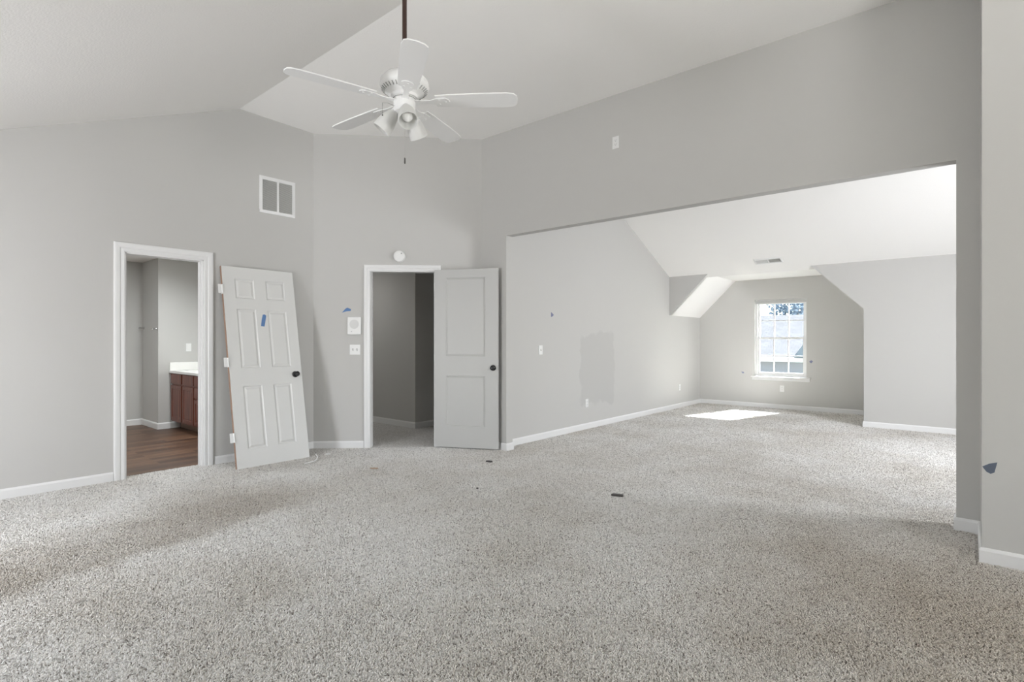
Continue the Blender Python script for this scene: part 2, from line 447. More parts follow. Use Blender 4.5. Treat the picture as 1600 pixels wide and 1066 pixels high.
# carpet pile: short twisted yarn ends, dense near the camera and thinning out with distance
PILE = True
def yarn():
    m = bpy.data.materials.new('carpet_yarn'); m.use_nodes = True
    n, l = nodes(m); b = n['Principled BSDF']
    b.inputs['Roughness'].default_value = 0.9; b.inputs['Specular IOR Level'].default_value = 0.08
    src = M_CARPET.node_tree
    hi = n.new('ShaderNodeHairInfo')
    r = ramp(n, [(0.0, (0.20, 0.182, 0.165)), (0.07, (0.44, 0.420, 0.396)), (0.20, (0.70, 0.687, 0.664)), (0.62, (0.79, 0.779, 0.756)), (1.0, (0.87, 0.862, 0.845))])
    l.new(hi.outputs['Random'], r.inputs[0])
    geo = n.new('ShaderNodeNewGeometry')
    out = tone_nodes(n, l, geo.outputs['Position'], r.outputs[0])
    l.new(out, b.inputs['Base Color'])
    return m
def build_pile():
    import numpy as np
    rg = np.random.default_rng(5)
    sp = 0.0056
    X, Y = np.meshgrid(np.arange(-5.83, 2.0, sp), np.arange(0.1, 10.6, sp))
    X = X.ravel() + rg.uniform(-.5, .5, X.size)*sp; Y = Y.ravel() + rg.uniform(-.5, .5, Y.size)*sp
    R = np.hypot(X, Y)
    a = np.degrees(np.arctan2(-X, Y)) - YAW
    k = (np.abs(a) < 52) & (R > 1.25)
    p = np.minimum(1, (5.5/np.maximum(R, .1))**1.5)
    k &= rg.uniform(0, 1, X.size) < p*1.0
    # inside the rooms only
    k &= ~((X < -5.715) & ((Y < BDY0+.02) | (Y > BDY1-.02))) & ~((Y > SY-.03) & (Y < YR+.05) & (X > SX-.03)) & ~((Y > YR-.03) & (Y < YR+.14) & (X > HX1-.03)) & ~((Y > YR-.03) & (X < XA+.03)) & ~((Y > YK-.02) & (X > RX1-.02))
    k &= (((X-C1.x)*DN.x + (Y-C1.y)*DN.y > 0.025) | (X > C2.x)) & ~((Y > YR-.03) & (Y < YR+.14) & (X < HX0+.03))
    X, Y, p = X[k], Y[k], p[k]
    N = X.size
    rad = 0.0021 / np.sqrt(p)**0.95
    th = rg.uniform(0, 2*np.pi, N); ln = rg.uniform(0.002, 0.0075, N)/np.sqrt(p)**0.5
    h = rg.uniform(0.008, 0.0135, N)
    pts = np.zeros((N, 3, 3), np.float32)
    pts[:, 0] = np.stack([X, Y, np.full(N, -0.0095)], 1)
    pts[:, 1] = np.stack([X+np.cos(th)*ln*.35, Y+np.sin(th)*ln*.35, -0.0095+h*.62], 1)
    pts[:, 2] = np.stack([X+np.cos(th)*ln*1.2, Y+np.sin(th)*ln*1.2, -0.0095+h], 1)
    cu = bpy.data.hair_curves.new('pile')
    cu.add_curves([3]*N)
    cu.attributes['position'].data.foreach_set('vector', pts.ravel())
    ra = cu.attributes.new('radius', 'FLOAT', 'POINT') if 'radius' not in cu.attributes else cu.attributes['radius']
    ra.data.foreach_set('value', (np.stack([rad, rad*1.05, rad*.8], 1).astype(np.float32)).ravel())
    cu.materials.append(yarn())
    o = bpy.data.objects.new('pile', cu); COL.objects.link(o)
    o.parent = floor; o['kind'] = 'stuff'
    return N
# ------------------------------------------------------------------ main room walls
BDY0, BDY1, BDZ = 1.412, 2.070, 2.030       # bathroom door opening
top_l = lambda y: ceil_z(y)
bm = bmesh.new()
def wl_(y0, y1, z0, hole=False):
    prism(bm, [(y0, z0), (y1, z0), (y1, top_l(y1)), (y0, top_l(y0))], fx, XL-TW, XL)
wl_(YF-.12, BDY0, -.05); wl_(BDY0, BDY1, BDZ); wl_(BDY1, RIDGE_Y, -.05); wl_(RIDGE_Y, C1.y+.06, -.05)
struct('wall_left', bm, M_WALL)

fd = lambda t, z, d: tuple(C1 + DT*t + DN*d + Vector((0, 0, z)))
HT0, HT1, HDZ = 0.632, 1.398, 2.050
dtop = lambda t: RIDGE_Z + (ZR-RIDGE_Z)*((C1.y + DT.y*t)-RIDGE_Y)/(YR-RIDGE_Y)
bm = bmesh.new(); wall_hole(bm, 0.0, DLEN, -.05, dtop, HT0, HT1, -.05, HDZ, fd, -TW, 0.0)
struct('wall_diagonal', bm, M_WALL)

bm = bmesh.new()
ZC = ceil_z(YR)
prism(bm, [(C2.x, -.05), (HX0, -.05), (HX0, ZC+.05), (C2.x, ZC+.05)], fy, YR, YR+.107)
prism(bm, [(HX0, HZ), (HX1, HZ), (HX1, ZC+.05), (HX0, ZC+.05)], fy, YR, YR+.107)
prism(bm, [(HX1, -.05), (XB+.1, -.05), (XB+.1, ZC+.05), (HX1, ZC+.05)], fy, YR, YR+.107)
struct('wall_opening', bm, M_WALL)
SX, SY = 0.055, 3.99
bm = bmesh.new()
ring = [(SX, YR+.02), (SX, SY), (XE+.15, SY), (XE+.15, YR+.02)]
prism(bm, ring, XYZ, -.05, ceil_z(SY))
struct('wall_right', bm, M_WALL)
# rear eave wall and gable wall behind the lens, with openings for the unseen windows
bm = bmesh.new()
rt = ceil_z(YF)+.02
for (a, b, z0, z1) in ((XL-.12, -4.20, -.05, rt), (-4.20, -3.30, -.05, .55), (-4.20, -3.30, 1.75, rt), (-3.30, -2.55, -.05, rt), (-2.55, -1.65, -.05, .55), (-2.55, -1.65, 1.75, rt), (-1.65, XE+.12, -.05, rt)):
    box(bm, a, b, YF-.12, YF, z0, z1)
struct('wall_rear', bm, M_WALL)
bm = bmesh.new()
gt = lambda y: ceil_z(y)
for (a, b) in ((YF-.1, 0.4), (2.0, SY+.05)):
    if a < RIDGE_Y < b:
        prism(bm, [(a, -.05), (b, -.05), (b, gt(b)), (RIDGE_Y, RIDGE_Z), (a, gt(a))], fx, XE, XE+.12)
    else:
        prism(bm, [(a, -.05), (b, -.05), (b, gt(b)), (a, gt(a))], fx, XE, XE+.12)
prism(bm, [(0.4, -.05), (2.0, -.05), (2.0, 0.8), (0.4, 0.8)], fx, XE, XE+.12)
prism(bm, [(0.4, 2.2), (2.0, 2.2), (2.0, gt(2.0)), (0.4, gt(0.4))], fx, XE, XE+.12)
struct('wall_gable', bm, M_WALL)

# ceilings: the sloped side and the nearly flat side meet along the ridge crease
bm = bmesh.new()
cz = lambda y: RIDGE_Z - SL*(RIDGE_Y-y)
cf = lambda y: RIDGE_Z + (ZR-RIDGE_Z)*(y-RIDGE_Y)/(YR-RIDGE_Y)
prism(bm, [(YF-.3, cz(YF-.3)), (RIDGE_Y, RIDGE_Z), (YR+.02, cf(YR+.02)), (YR+.02, cf(YR)+.16), (RIDGE_Y, RIDGE_Z+.16), (YF-.3, cz(YF-.3)+.16)], fx, XL-.13, XE+.15)
struct('ceiling', bm, M_CEIL)

# ------------------------------------------------------------------ alcove shell
AY0 = YR+.107
ay = lambda y: min(ZR, KZ + ASL*(YK-y))
YS = YK-(ZR-KZ)/ASL
bm = bmesh.new()
prism(bm, [(AY0-.05, -.05), (YK+.05, -.05), (YK+.05, KZ), (YS, ZR), (AY0-.05, ZR)], fx, XA-.10, XA)
prism(bm, [(YK+.05, -.05), (YB+.15, -.05), (YB+.15, 1.80), (YK+.05, 1.80)], fx, XA-.10, XA)
struct('wall_alcove_left', bm, M_WALLP)
bm = bmesh.new()
prism(bm, [(AY0-.05, ZR), (YS, ZR), (YK+.10, KZ-ASL*.10), (YK+.10, KZ+.15), (YS, ZR+.16), (AY0-.05, ZR+.16)], fx, XA-.12, XB+.15)
struct('ceiling_alcove', bm, M_CEIL)
# knee wall with the dormer recess cut through it
RX0, RX1 = XA, -1.152
DZ = 1.690
TX0, TX1 = XA+(KZ-DZ), RX1-(KZ-DZ)+.005
bm = bmesh.new()
prism(bm, [(XA, DZ), (TX0, KZ), (XA, KZ)], fy, YK, YK+.10)
prism(bm, [(RX1, -.05), (XB+.1, -.05), (XB+.1, KZ), (TX1, KZ), (RX1, DZ)], fy, YK, YK+.10)
struct('wall_knee', bm, M_WALL)
# dormer recess: right cheek, slopes and top
bm = bmesh.new()
prism(bm, [(RX1, -.05), (RX1+.1, -.05), (RX1+.1, DZ+.04), (RX1, DZ)], fy, YK+.10, YB+.15)
struct('wall_dormer', bm, M_WALL)
bm = bmesh.new()
prism(bm, [(XA, DZ), (TX0, KZ), (TX0, KZ+.12), (XA-.1, DZ+.04)], fy, YK+.004, YB+.15)
prism(bm, [(TX0, KZ), (TX1, KZ), (TX1, KZ+.12), (TX0, KZ+.12)], fy, YK+.004, YB+.15)
prism(bm, [(TX1, KZ), (RX1, DZ), (RX1+.1, DZ+.04), (TX1, KZ+.12)], fy, YK+.004, YB+.15)
struct('ceiling_dormer', bm, M_CEIL)
WX0, WX1, WZ0, WZ1 = -3.057, -2.188, 0.560, 1.995
bm = bmesh.new(); wall_hole(bm, XA-.1, RX1+.1, -.3, lambda a: KZ+.1, WX0, WX1, WZ0, WZ1, fy, YB, YB+.15)
struct('wall_window', bm, M_WALL)
bm = bmesh.new(); wall_hole(bm, YR+.05, YK+.1, -.05, lambda a: ay(a), 5.20, 6.50, 0.65, 2.05, fx, XB, XB+.12)
# follow the break of the slope
struct('wall_alcove_right', bm, M_WALL)
# unseen slab added over everything to block sun leaking in
bm = bmesh.new(); box(bm, -9.8, 3.7, -2.0, YS+.2, 3.82, 3.90)
box(bm, XA-.4, XB+.3, YS-.4, YS+.3, 3.70, 3.84)
struct('ceiling_leak_cover', bm, M_SHINGLE)

# ------------------------------------------------------------------ hall beyond the diagonal doorway
bm = bmesh.new()
prism(bm, [(-8.4, 4.905), (-5.965, 4.905), (-5.965, 7.6), (-6.08, 7.6), (-6.08, 5.02), (-8.4, 5.02)], XYZ, -.05, 2.5)
struct('wall_hall', bm, M_WALL)
bm = bmesh.new(); box(bm, -8.5, -8.4, 3.37, 5.0, -.05, 2.5)
struct('wall_hall_end', bm, M_WALL)
bm = bmesh.new(); box(bm, -6.1, XA-.1, 7.5, 7.6, -.05, 2.5)
struct('wall_hall_far', bm, M_WALL)
bm = bmesh.new()
prism(bm, [(-8.6, 3.42), (-5.70, 3.42), (-4.34, 4.72), (XA-.08, 4.72), (XA-.08, 7.7), (-8.6, 7.7)], XYZ, 2.44, 2.5)
struct('ceiling_hall', bm, M_CEIL)
baseboard('baseboard_hall', [(-8.4, 4.905), (-5.965, 4.905), (-5.965, 7.5)], -1)

# ------------------------------------------------------------------ bathroom shell
BX1, BY2, BX3, BYN, BZ = -9.36, 2.53, -8.66, 3.24, 2.395
bm = bmesh.new()
prism(bm, [(BX1, -0.6), (BX1, BY2), (BX3, BY2), (BX3, BYN), (XL-TW+.01, BYN), (XL-TW+.01, BYN+.12), (BX3-.12, BYN+.12), (BX3-.12, BY2+.12), (BX1-.12, BY2+.12), (BX1-.12, -0.6)], XYZ, -.05, BZ)
struct('wall_bathroom', bm, M_WALL)
bm = bmesh.new(); box(bm, BX1-.12, XL-TW-.001, -0.72, -0.6, -.05, BZ)
struct('wall_bathroom_rear', bm, M_WALL)
bm = bmesh.new(); box(bm, BX1-.15, XL-TW, -.75, BYN+.15, BZ, BZ+.06)
struct('ceiling_bathroom', bm, M_CEIL)
baseboard('baseboard_bathroom', [(BX1, -.6), (BX1, BY2), (BX3, BY2), (BX3, 2.80)], -1)
area('bathroom_fill_front', (-7.2, 2.6, 2.25), (0, -0.4, -1), 0.7, 0.15, 32, (0.95, 0.99, 1.0))  # added lamp without a fixture, out of view, brightening the bathroom
area('bathroom_fill_top', (-7.6, 0.9, 2.38), (0, 0, -1), 0.35, 0.35, 33, (0.95, 0.99, 1.0))  # second added bathroom lamp, also out of view
area('hall_fill', (-7.0, 3.95, 2.42), (0, 0, -1), 0.25, 0.25, 7.4, (1.0, 0.985, 0.96))  # added lamp, out of view, brightening the hall

# ------------------------------------------------------------------ trim: baseboards and casings
baseboard('baseboard_left', [(XL, YF), (XL, 1.329)], -1)
baseboard('baseboard_corner', [(XL, 2.166), (XL, C1.y), tuple(fd(0.570, 0, 0)[:2])], -1)
baseboard('baseboard_opening_left', [tuple(fd(1.466, 0, 0)[:2]), tuple(C2[:2]), (HX0, YR), (HX0, AY0), (XA, AY0), (XA, YB), (RX1, YB)], -1)
baseboard('baseboard_knee', [(RX1, YB), (RX1, YK), (XB, YK)], -1)
baseboard('baseboard_right', [(HX1, AY0), (HX1, YR), (SX, YR), (SX, SY), (XE, SY)], -1)

CPROF = [(0, 0), (0, .011), (.010, .014), (.030, .012), (.036, .017), (.060, .019), (.070, .017), (.073, .010), (.073, 0)]
def casing(name, a0, a1, zt, fn, w=0.075):
    k = w/.073
    pr = [(o*k, h) for o, h in CPROF]
    bm = bmesh.new()
    sweep(bm, [(a0, -.004), (a0, zt), (a1, zt), (a1, -.004)], pr, fn, 1)
    return bm
# bathroom casing + jamb lining
fl = lambda y, z, d: (XL+d, y, z)
bm = casing('trim_1', BDY0+.006, BDY1-.006, BDZ-.006, fl, 0.085)
box(bm, XL-TW-.003, XL, BDY0, BDY0+.016, -.006, BDZ); box(bm, XL-TW-.003, XL, BDY1-.016, BDY1, -.006, BDZ)
box(bm, XL-TW-.003, XL, BDY0, BDY1, BDZ-.016, BDZ)
box(bm, XL-.075, XL-.040, BDY0+.016, BDY0+.027, -.006, BDZ-.016); box(bm, XL-.075, XL-.040, BDY1-.027, BDY1-.016, -.006, BDZ-.016)
struct('trim_1', bm, M_TRIM)
bm = casing('trim_2', HT0+.012, HT1-.012, HDZ-.010, fd, 0.072)
def dbox(t0, t1, z0, z1, d0, d1):
    prism(bm, [(t0, z0), (t1, z0), (t1, z1), (t0, z1)], fd, d0, d1)
dbox(HT0, HT0+.018, -.004, HDZ, -TW-.003, 0); dbox(HT1-.018, HT1, -.004, HDZ, -TW-.003, 0); dbox(HT0, HT1, HDZ-.018, HDZ, -TW-.003, 0)
dbox(HT0+.018, HT0+.028, -.004, HDZ-.018, -.075, -.040); dbox(HT1-.028, HT1-.018, -.004, HDZ-.018, -.075, -.040)
struct('trim_2', bm, M_TRIM)

# ------------------------------------------------------------------ doors
def panel_slab(bm, w, h, t, rects, rings, edge_mi=1):
    """door slab: u 0..w (x), z 0..h, front face at y=0 looking to -y, back at y=t, moulded panels both sides"""
    xs = sorted({0, w} | {r[0] for r in rects} | {r[1] for r in rects})
    zs = sorted({0, h} | {r[2] for r in rects} | {r[3] for r in rects})
    for side in (0, 1):
        Y = 0 if side == 0 else t
        s = 1 if side == 0 else -1
        for i in range(len(xs)-1):
            for j in range(len(zs)-1):
                cx, cz_ = (xs[i]+xs[i+1])/2, (zs[j]+zs[j+1])/2
                if any(r[0] < cx < r[1] and r[2] < cz_ < r[3] for r in rects): continue
                v = [bm.verts.new(p) for p in ((xs[i], Y, zs[j]), (xs[i+1], Y, zs[j]), (xs[i+1], Y, zs[j+1]), (xs[i], Y, zs[j+1]))]
                bm.faces.new(v if side == 0 else v[::-1])
        for r in rects:
            prev = None
            for ins, dep in rings:
                q = [bm.verts.new(p) for p in ((r[0]+ins, Y+s*dep, r[2]+ins), (r[1]-ins, Y+s*dep, r[2]+ins), (r[1]-ins, Y+s*dep, r[3]-ins), (r[0]+ins, Y+s*dep, r[3]-ins))]
                if prev:
                    for k in range(4):
                        f = [prev[k], prev[(k+1) % 4], q[(k+1) % 4], q[k]]
                        bm.faces.new(f if side == 0 else f[::-1])
                prev = q
            bm.faces.new(prev if side == 0 else prev[::-1])
    def quad(p, mi):
        bm.faces.new([bm.verts.new(x) for x in p]).material_index = mi
    quad([(0,0,0),(0,0,h),(0,t,h),(0,t,0)], edge_mi)
    quad([(w,0,0),(w,t,0),(w,t,h),(w,0,h)], 0)
    quad([(0,0,h),(w,0,h),(w,t,h),(0,t,h)], 0)
    quad([(0,0,0),(0,t,0),(w,t,0),(w,0,0)], edge_mi)

def raw(name, bm, m, parent=None, smooth=False):
    """like obj() but keeps the face winding given"""
    me = bpy.data.meshes.new(name); bm.to_mesh(me); bm.free()
    for x in m: me.materials.append(x)
    o = bpy.data.objects.new(name, me); COL.objects.link(o)
    if parent: o.parent = parent
    return o

def knob_bm(L=0.060, r=0.027):
    bm = bmesh.new()
    b2 = bmesh.new()
    lathe(b2, [(.033, 0), (.033, .005), (.028, .009), (.012, .012), (.011, L*.45), (r*.7, L*.55), (r, L*.72), (r*.97, L*.88), (r*.7, L*.98), (.002, L)], 24)
    join(bm, b2, Matrix.Rotation(math.radians(90), 4, 'X'))      # axis to -y
    return bm

RING6 = [(0, 0), (.007, .007), (.016, .008), (.034, .0015)]
RING2 = [(0, 0), (.004, .006), (.012, .0045), (.020, .0075)]

# loose six-panel door leaning on the left wall
LW, LH, LT = 0.745, 2.015, 0.035
lean = math.asin(0.362/LH)
yb0, yb1 = 2.209, 2.953
bl, br_ = Vector((-5.316, yb0, 0.0)), Vector((-5.328, yb1, 0.0))
ux = (br_-bl).normalized()
nrm_h = Vector((-ux.y, ux.x, 0))           # towards the wall
uz = (Vector((0,0,1))*math.cos(lean) + nrm_h*math.sin(lean))
uy = uz.cross(ux)
LM = Matrix((( ux.x, uy.x, uz.x, bl.x), (ux.y, uy.y, uz.y, bl.y), (ux.z, uy.z, uz.z, bl.z+LT*math.sin(lean)*0.0+.001), (0,0,0,1)))
ld = thing('panel_door', LM, 'loose white six-panel door leaning on the grey wall beside the bathroom doorway', 'door')
bm = bmesh.new()
panel_slab(bm, LW, LH, LT, [(.118,.312,1.688,1.892),(.432,.640,1.688,1.892),(.116,.310,.976,1.578),(.428,.634,.976,1.570),(.116,.308,.176,.795),(.424,.618,.178,.795)], RING6)
raw('slab', bm, [M_DOOR, M_EDGE], ld)
k = obj('knob', knob_bm(), M_BLACK, ld, True, Matrix.Translation((0.669, 0, 0.888))); k['label'] = 'black door knob'
k = obj('knob', knob_bm(), M_BLACK, ld, True, Matrix.Translation((0.669, LT, 0.888)) @ Matrix.Rotation(math.pi, 4, 'Z'))
def hinge_bm():
    bm = bmesh.new()
    rbox(bm, -.003, .0, .003, LT-.002, -.046, .046, .001, 1)
    b2 = bmesh.new(); lathe(b2, [(.0065, -.046), (.0075, -.044), (.0075, .044), (.0065, .046)], 12)
    join(bm, b2, Matrix.Translation((-.006, -.004, 0)))
    rbox(bm, -.046, -.006, -.006, -.003, -.046, .046, .001, 1)
    return bm
for z in (0.303, 1.037, 1.775):
    hh = obj('hinge', hinge_bm(), M_PLATE, ld, False, Matrix.Translation((0, 0, z)))

# hall door standing open against the diagonal wall
h0 = Vector((-4.699, 4.147, 0.014)); h1 = Vector((-4.022, 4.488, 0.014))
HW, HH = (h1-h0).length, 2.034
ux = (h1-h0).normalized(); uy = Vector((-ux.y, ux.x, 0))
HM = Matrix(((ux.x, uy.x, 0, h0.x), (ux.y, uy.y, 0, h0.y), (0, 0, 1, h0.z), (0, 0, 0, 1)))
hd = thing('door_1', HM, 'white two-panel hall door swung open against the grey wall', 'door')
hd['kind'] = 'structure'
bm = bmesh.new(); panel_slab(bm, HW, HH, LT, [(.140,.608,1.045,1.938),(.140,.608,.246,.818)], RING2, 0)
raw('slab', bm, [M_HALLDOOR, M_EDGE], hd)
k = obj('knob', knob_bm(.055, .026), M_BLACK, hd, True, Matrix.Translation((0.703, 0, 0.914))); k['label'] = 'black door knob'
k = obj('knob', knob_bm(.045, .026), M_BLACK, hd, True, Matrix.Translation((0.703, LT, 0.914)) @ Matrix.Rotation(math.pi, 4, 'Z'))
bm = bmesh.new(); rbox(bm, HW-.001, HW+.001, .008, LT-.008, .885, .943, .0006, 1); rbox(bm, HW, HW+.010, .013, LT-.013, .905, .923, .002, 1)
obj('latch', bm, M_DUCT, hd)
for z in (0.2, 1.02, 1.84):
    bm = bmesh.new(); lathe(bm, [(.006, -.045), (.007, -.043), (.007, .043), (.006, .045)], 12)
    obj('hinge', bm, M_PLATE, hd, True, Matrix.Translation((-.002, .007, z)) @ Matrix.Diagonal((.7, .7, 1, 1)))

# ------------------------------------------------------------------ window in the dormer
wo = bpy.data.objects.new('window_1', None); COL.objects.link(wo); wo['kind'] = 'structure'
wo.location = ((WX0+WX1)/2, YB+.06, 0)
tag(wo, 'white double-hung window with twelve panes in the dormer wall', 'window')
wx = (WX1-WX0)/2
def wbm(*boxes):
    bm = bmesh.new()
    for b in boxes: box(bm, *b)
    return bm
Z0, Z1 = 0.585, WZ1
obj('window_frame', wbm((-wx, -wx+.035, 0, .08, Z0, Z1), (wx-.035, wx, 0, .08, Z0, Z1), (-wx+.035, wx-.035, 0, .08, Z1-.05, Z1), (-wx+.035, wx-.035, 0, .08, Z0, Z0+.03),
                        ), M_TRIM, wo)
obj('head_strip', wbm((-wx+.012, wx-.012, -.012, -.002, Z1-.072, Z1-.020)), mat('grey_head_strip', (.50, .50, .49), .6), wo)
ZM = 1.283
def sash(y0, z0, z1, rb, rt):
    x0, x1 = -wx+.033, wx-.033
    s = obj('sash', wbm((x0, x0+.036, y0, y0+.032, z0, z1), (x1-.036, x1, y0, y0+.032, z0, z1), (x0+.036, x1-.036, y0, y0+.032, z0, z0+rb), (x0+.036, x1-.036, y0, y0+.032, z1-rt, z1)), M_TRIM, wo)
    gx0, gx1, gz0, gz1 = x0+.036, x1-.036, z0+rb, z1-rt
    w3 = (gx1-gx0)/3; zm = (gz0+gz1)/2
    bm = bmesh.new()
    for i in (1, 2): box(bm, gx0+w3*i-.009, gx0+w3*i+.009, y0+.008, y0+.024, gz0, gz1)
    box(bm, gx0, gx1, y0+.010, y0+.022, zm-.009, zm+.009)
    g = obj('muntins', bm, M_TRIM, s)
    p = obj('pane', wbm((gx0, gx1, y0+.015, y0+.018, gz0, gz1)), M_GLASS, s)
sash(.012, Z0+.02, ZM+.018, .045, .035)
sash(.046, ZM-.018, Z1-.045, .035, .040)
bm = bmesh.new()
rbox(bm, -wx-.055, wx+.070, -.105, .0, .553, .577, .006); rbox(bm, -wx-.040, wx+.055, -.078, -.060, .505, .552, .004)
obj('window_stool', bm, M_TRIM, wo)
# simple unseen windows; the last three are added for light
def plain_window(name, lab, center, wid, z0, z1, axis):
    o = bpy.data.objects.new(name, None); COL.objects.link(o); o['kind'] = 'structure'
    tag(o, lab, 'window')
    h = wid/2
    b = ((-h, -h+.05, 0, .06, z0, z1), (h-.05, h, 0, .06, z0, z1), (-h+.05, h-.05, 0, .06, z0, z0+.05), (-h+.05, h-.05, 0, .06, z1-.05, z1), (-h+.05, h-.05, 0, .05, (z0+z1)/2-.02, (z0+z1)/2+.02))
    obj('window_frame', wbm(*b), M_TRIM, o)
    obj('pane', wbm((-h+.05, h-.05, .03, .034, z0+.05, z1-.05)), M_GLASS, o)
    o.location = center
    o.rotation_euler = (0, 0, {'y': 0, 'x': math.pi/2}[axis])
plain_window('window_2', 'white window in the low wall behind the camera', (-3.75, YF-.115, 0), .90, .55, 1.75, 'y')
plain_window('added_window_5', 'added unseen second white window in the low wall behind the camera', (-2.1, YF-.115, 0), .90, .55, 1.75, 'y')
plain_window('added_window_3', 'added unseen wide white window in the gable wall behind the camera', (XE+.115, 1.2, 0), 1.6, .80, 2.2, 'x')
plain_window('added_window_4', 'added unseen white window in the right wall of the alcove', (XB+.115, 5.85, 0), 1.3, .65, 2.05, 'x')

# ------------------------------------------------------------------ ceiling fan
FX, FY = -2.520, 1.992
FWD = Vector((-math.sin(math.radians(YAW)), math.cos(math.radians(YAW)), 0))
RGT = Vector((FWD.y, -FWD.x, 0))
fz = 2.63                                   # blade plane
ceil_f = ceil_z(FY)
fan = thing('ceiling_fan', Matrix.Translation((FX, FY, fz)), 'white five-blade ceiling fan with three glass shades hanging on a dark rod', 'ceiling fan')
bm = bmesh.new(); b2 = bmesh.new()
lathe(b2, [(.070, 0), (.072, -.02), (.060, -.05), (.035, -.072), (.016, -.078)], 28)
slope_q = Matrix.Rotation(math.atan(SL), 4, 'X')
join(bm, b2, Matrix.Translation((0, 0, ceil_f-fz-.004)) @ slope_q)
obj('canopy', bm, M_FAN, fan, True)
bm = bmesh.new(); tube(bm, [(0, 0, .17), (0, 0, ceil_f-fz-.05)], .0135, 16)
obj('downrod', bm, M_ROD, fan, True)['label'] = 'dark brown downrod'
bm = bmesh.new()
lathe(bm, [(.016, .195), (.026, .193), (.030, .172), (.070, .165), (.115, .145), (.138, .118), (.1425, .090), (.138, .076), (.118, .058), (.090, .044), (.080, .036), (.078, .020), (.066, .018), (.066, .012)], 48)
mh = obj('motor_housing', bm, M_FAN, fan, True)
bm = bmesh.new()
for i in range(36):
    a = 2*math.pi*i/36
    b2 = bmesh.new(); box(b2, -.0125, .0125, -.0022, .0022, -.0015, .0015)
    join(bm, b2, Matrix.Rotation(a, 4, 'Z') @ Matrix.Translation((.124, 0, .0605)) @ Matrix.Rotation(-math.radians(38), 4, 'Y'))
o = obj('vent_slots', bm, M_DUCT, mh); o['label'] = 'grey vent slots around the motor'
# switch housing / light kit
bm = bmesh.new(); lathe(bm, [(.060, .014), (.063, .010), (.063, -.046), (.058, -.060), (.040, -.070), (.016, -.074), (.012, -.083), (.002, -.084)], 36)
kit = obj('light_kit', bm, M_FAN, fan, True)
bm = bmesh.new(); lathe(bm, [(.0655, .0165), (.0665, .0155), (.0665, .0125), (.0655, .0115)], 40, False)
obj('seam', bm, M_DUCT, kit, True)
bang = math.atan2(RGT.y, RGT.x)
for j in range(5):
    a = bang + math.radians(-2 + 72*j)
    # blade outline (length along x)
    outline = [(.185, -.052), (.26, -.058), (.45, -.066), (.60, -.068), (.640, -.060), (.658, -.040), (.664, 0), (.658, .040), (.640, .060), (.60, .068), (.45, .066), (.26, .058), (.185, .052)]
    bm = bmesh.new(); prism(bm, outline, XYZ, -.0035, .0035)
    mt = Matrix.Rotation(a, 4, 'Z') @ Matrix.Translation((0, 0, .004)) @ Matrix.Rotation(math.radians(-9), 4, 'X')
    bmesh.ops.bevel(bm, geom=bm.edges[:], offset=.0012, segments=1, affect='EDGES')
    bl_ = obj('blade', bm, M_BLADE, fan, False, mt)
    bm = bmesh.new()
    prism(bm, [(.060, -.022), (.10, -.016), (.15, -.014), (.185, -.030), (.245, -.036), (.262, -.022), (.268, 0), (.262, .022), (.245, .036), (.185, .030), (.15, .014), (.10, .016), (.060, .022)], XYZ, -.0085, -.0036)
    for sx, sy in ((.205, -.02), (.205, .02), (.245, 0)):
        b2 = bmesh.new(); lathe(b2, [(.006, -.0115), (.006, -.0085)], 10); join(bm, b2, Matrix.Translation((sx, sy, 0)))
    obj('blade_bracket', bm, M_FAN, bl_)
# three glass shades with bulbs
for j, deg in enumerate((-70, 62, 180)):
    a = bang + math.radians(deg)
    base = Matrix.Rotation(a, 4, 'Z') @ Matrix.Translation((.048, 0, -.044)) @ Matrix.Rotation(math.radians(180-37), 4, 'Y')
    bm = bmesh.new(); lathe(bm, [(.016, -.012), (.020, .0), (.024, .012), (.026, .030), (.022, .034)], 20)
    arm = obj('socket_arm', bm, M_FAN, fan, True, base)
    bm = bmesh.new()
    prof = [(.026, .022), (.034, .034), (.044, .058), (.051, .090), (.054, .120), (.0555, .148)]
    lathe(bm, prof + [(r-.003, z) for r, z in prof[::-1]], 32, False)
    sh = obj('lamp_shade', bm, M_SHADE, fan, True, base)
    bm = bmesh.new(); lathe(bm, [(.013, .030), (.014, .052), (.022, .075), (.029, .100), (.028, .116), (.018, .130), (.002, .135)], 20)
    obj('bulb', bm, M_BULB, sh, True)
# pull chains
def chain(px, py, z0, z1, fob):
    bm = bmesh.new(); n = int((z0-z1)/.006)
    for i in range(n):
        b2 = bmesh.new(); bmesh.ops.create_icosphere(b2, subdivisions=1, radius=.0014)
        join(bm, b2, Matrix.Translation((px, py, z0-(z0-z1)*i/n)))
    c = obj('pull_chain', bm, M_CHROME, fan, True)
    bm = bmesh.new(); lathe(bm, [(.0015, 0), (.004, -.004), (.0045, -.030), (.003, -.036), (.001, -.037)], 12)
    f = obj('fob', bm, fob, c, True, Matrix.Translation((px, py, z1)))
v = RGT*.002 + FWD*.0
chain(v.x, v.y, -.074, -.325, M_DEBRIS)
bm = bmesh.new()
P = RGT*-.105 + FWD*-.10
tube(bm, [tuple(RGT*-.05 + FWD*-.04 + Vector((0,0,-.040))), tuple(RGT*-.08+FWD*-.07+Vector((0,0,-.036))), tuple(P+Vector((0,0,-.048))), tuple(P+Vector((0,0,-.115)))], .0013, 6)
c = obj('pull_chain', bm, M_DUCT, fan, True)
bm = bmesh.new(); bmesh.ops.create_icosphere(bm, subdivisions=2, radius=.004)
obj('fob', bm, M_DEBRIS, c, True, Matrix.Translation(P+Vector((0,0,-.118))))

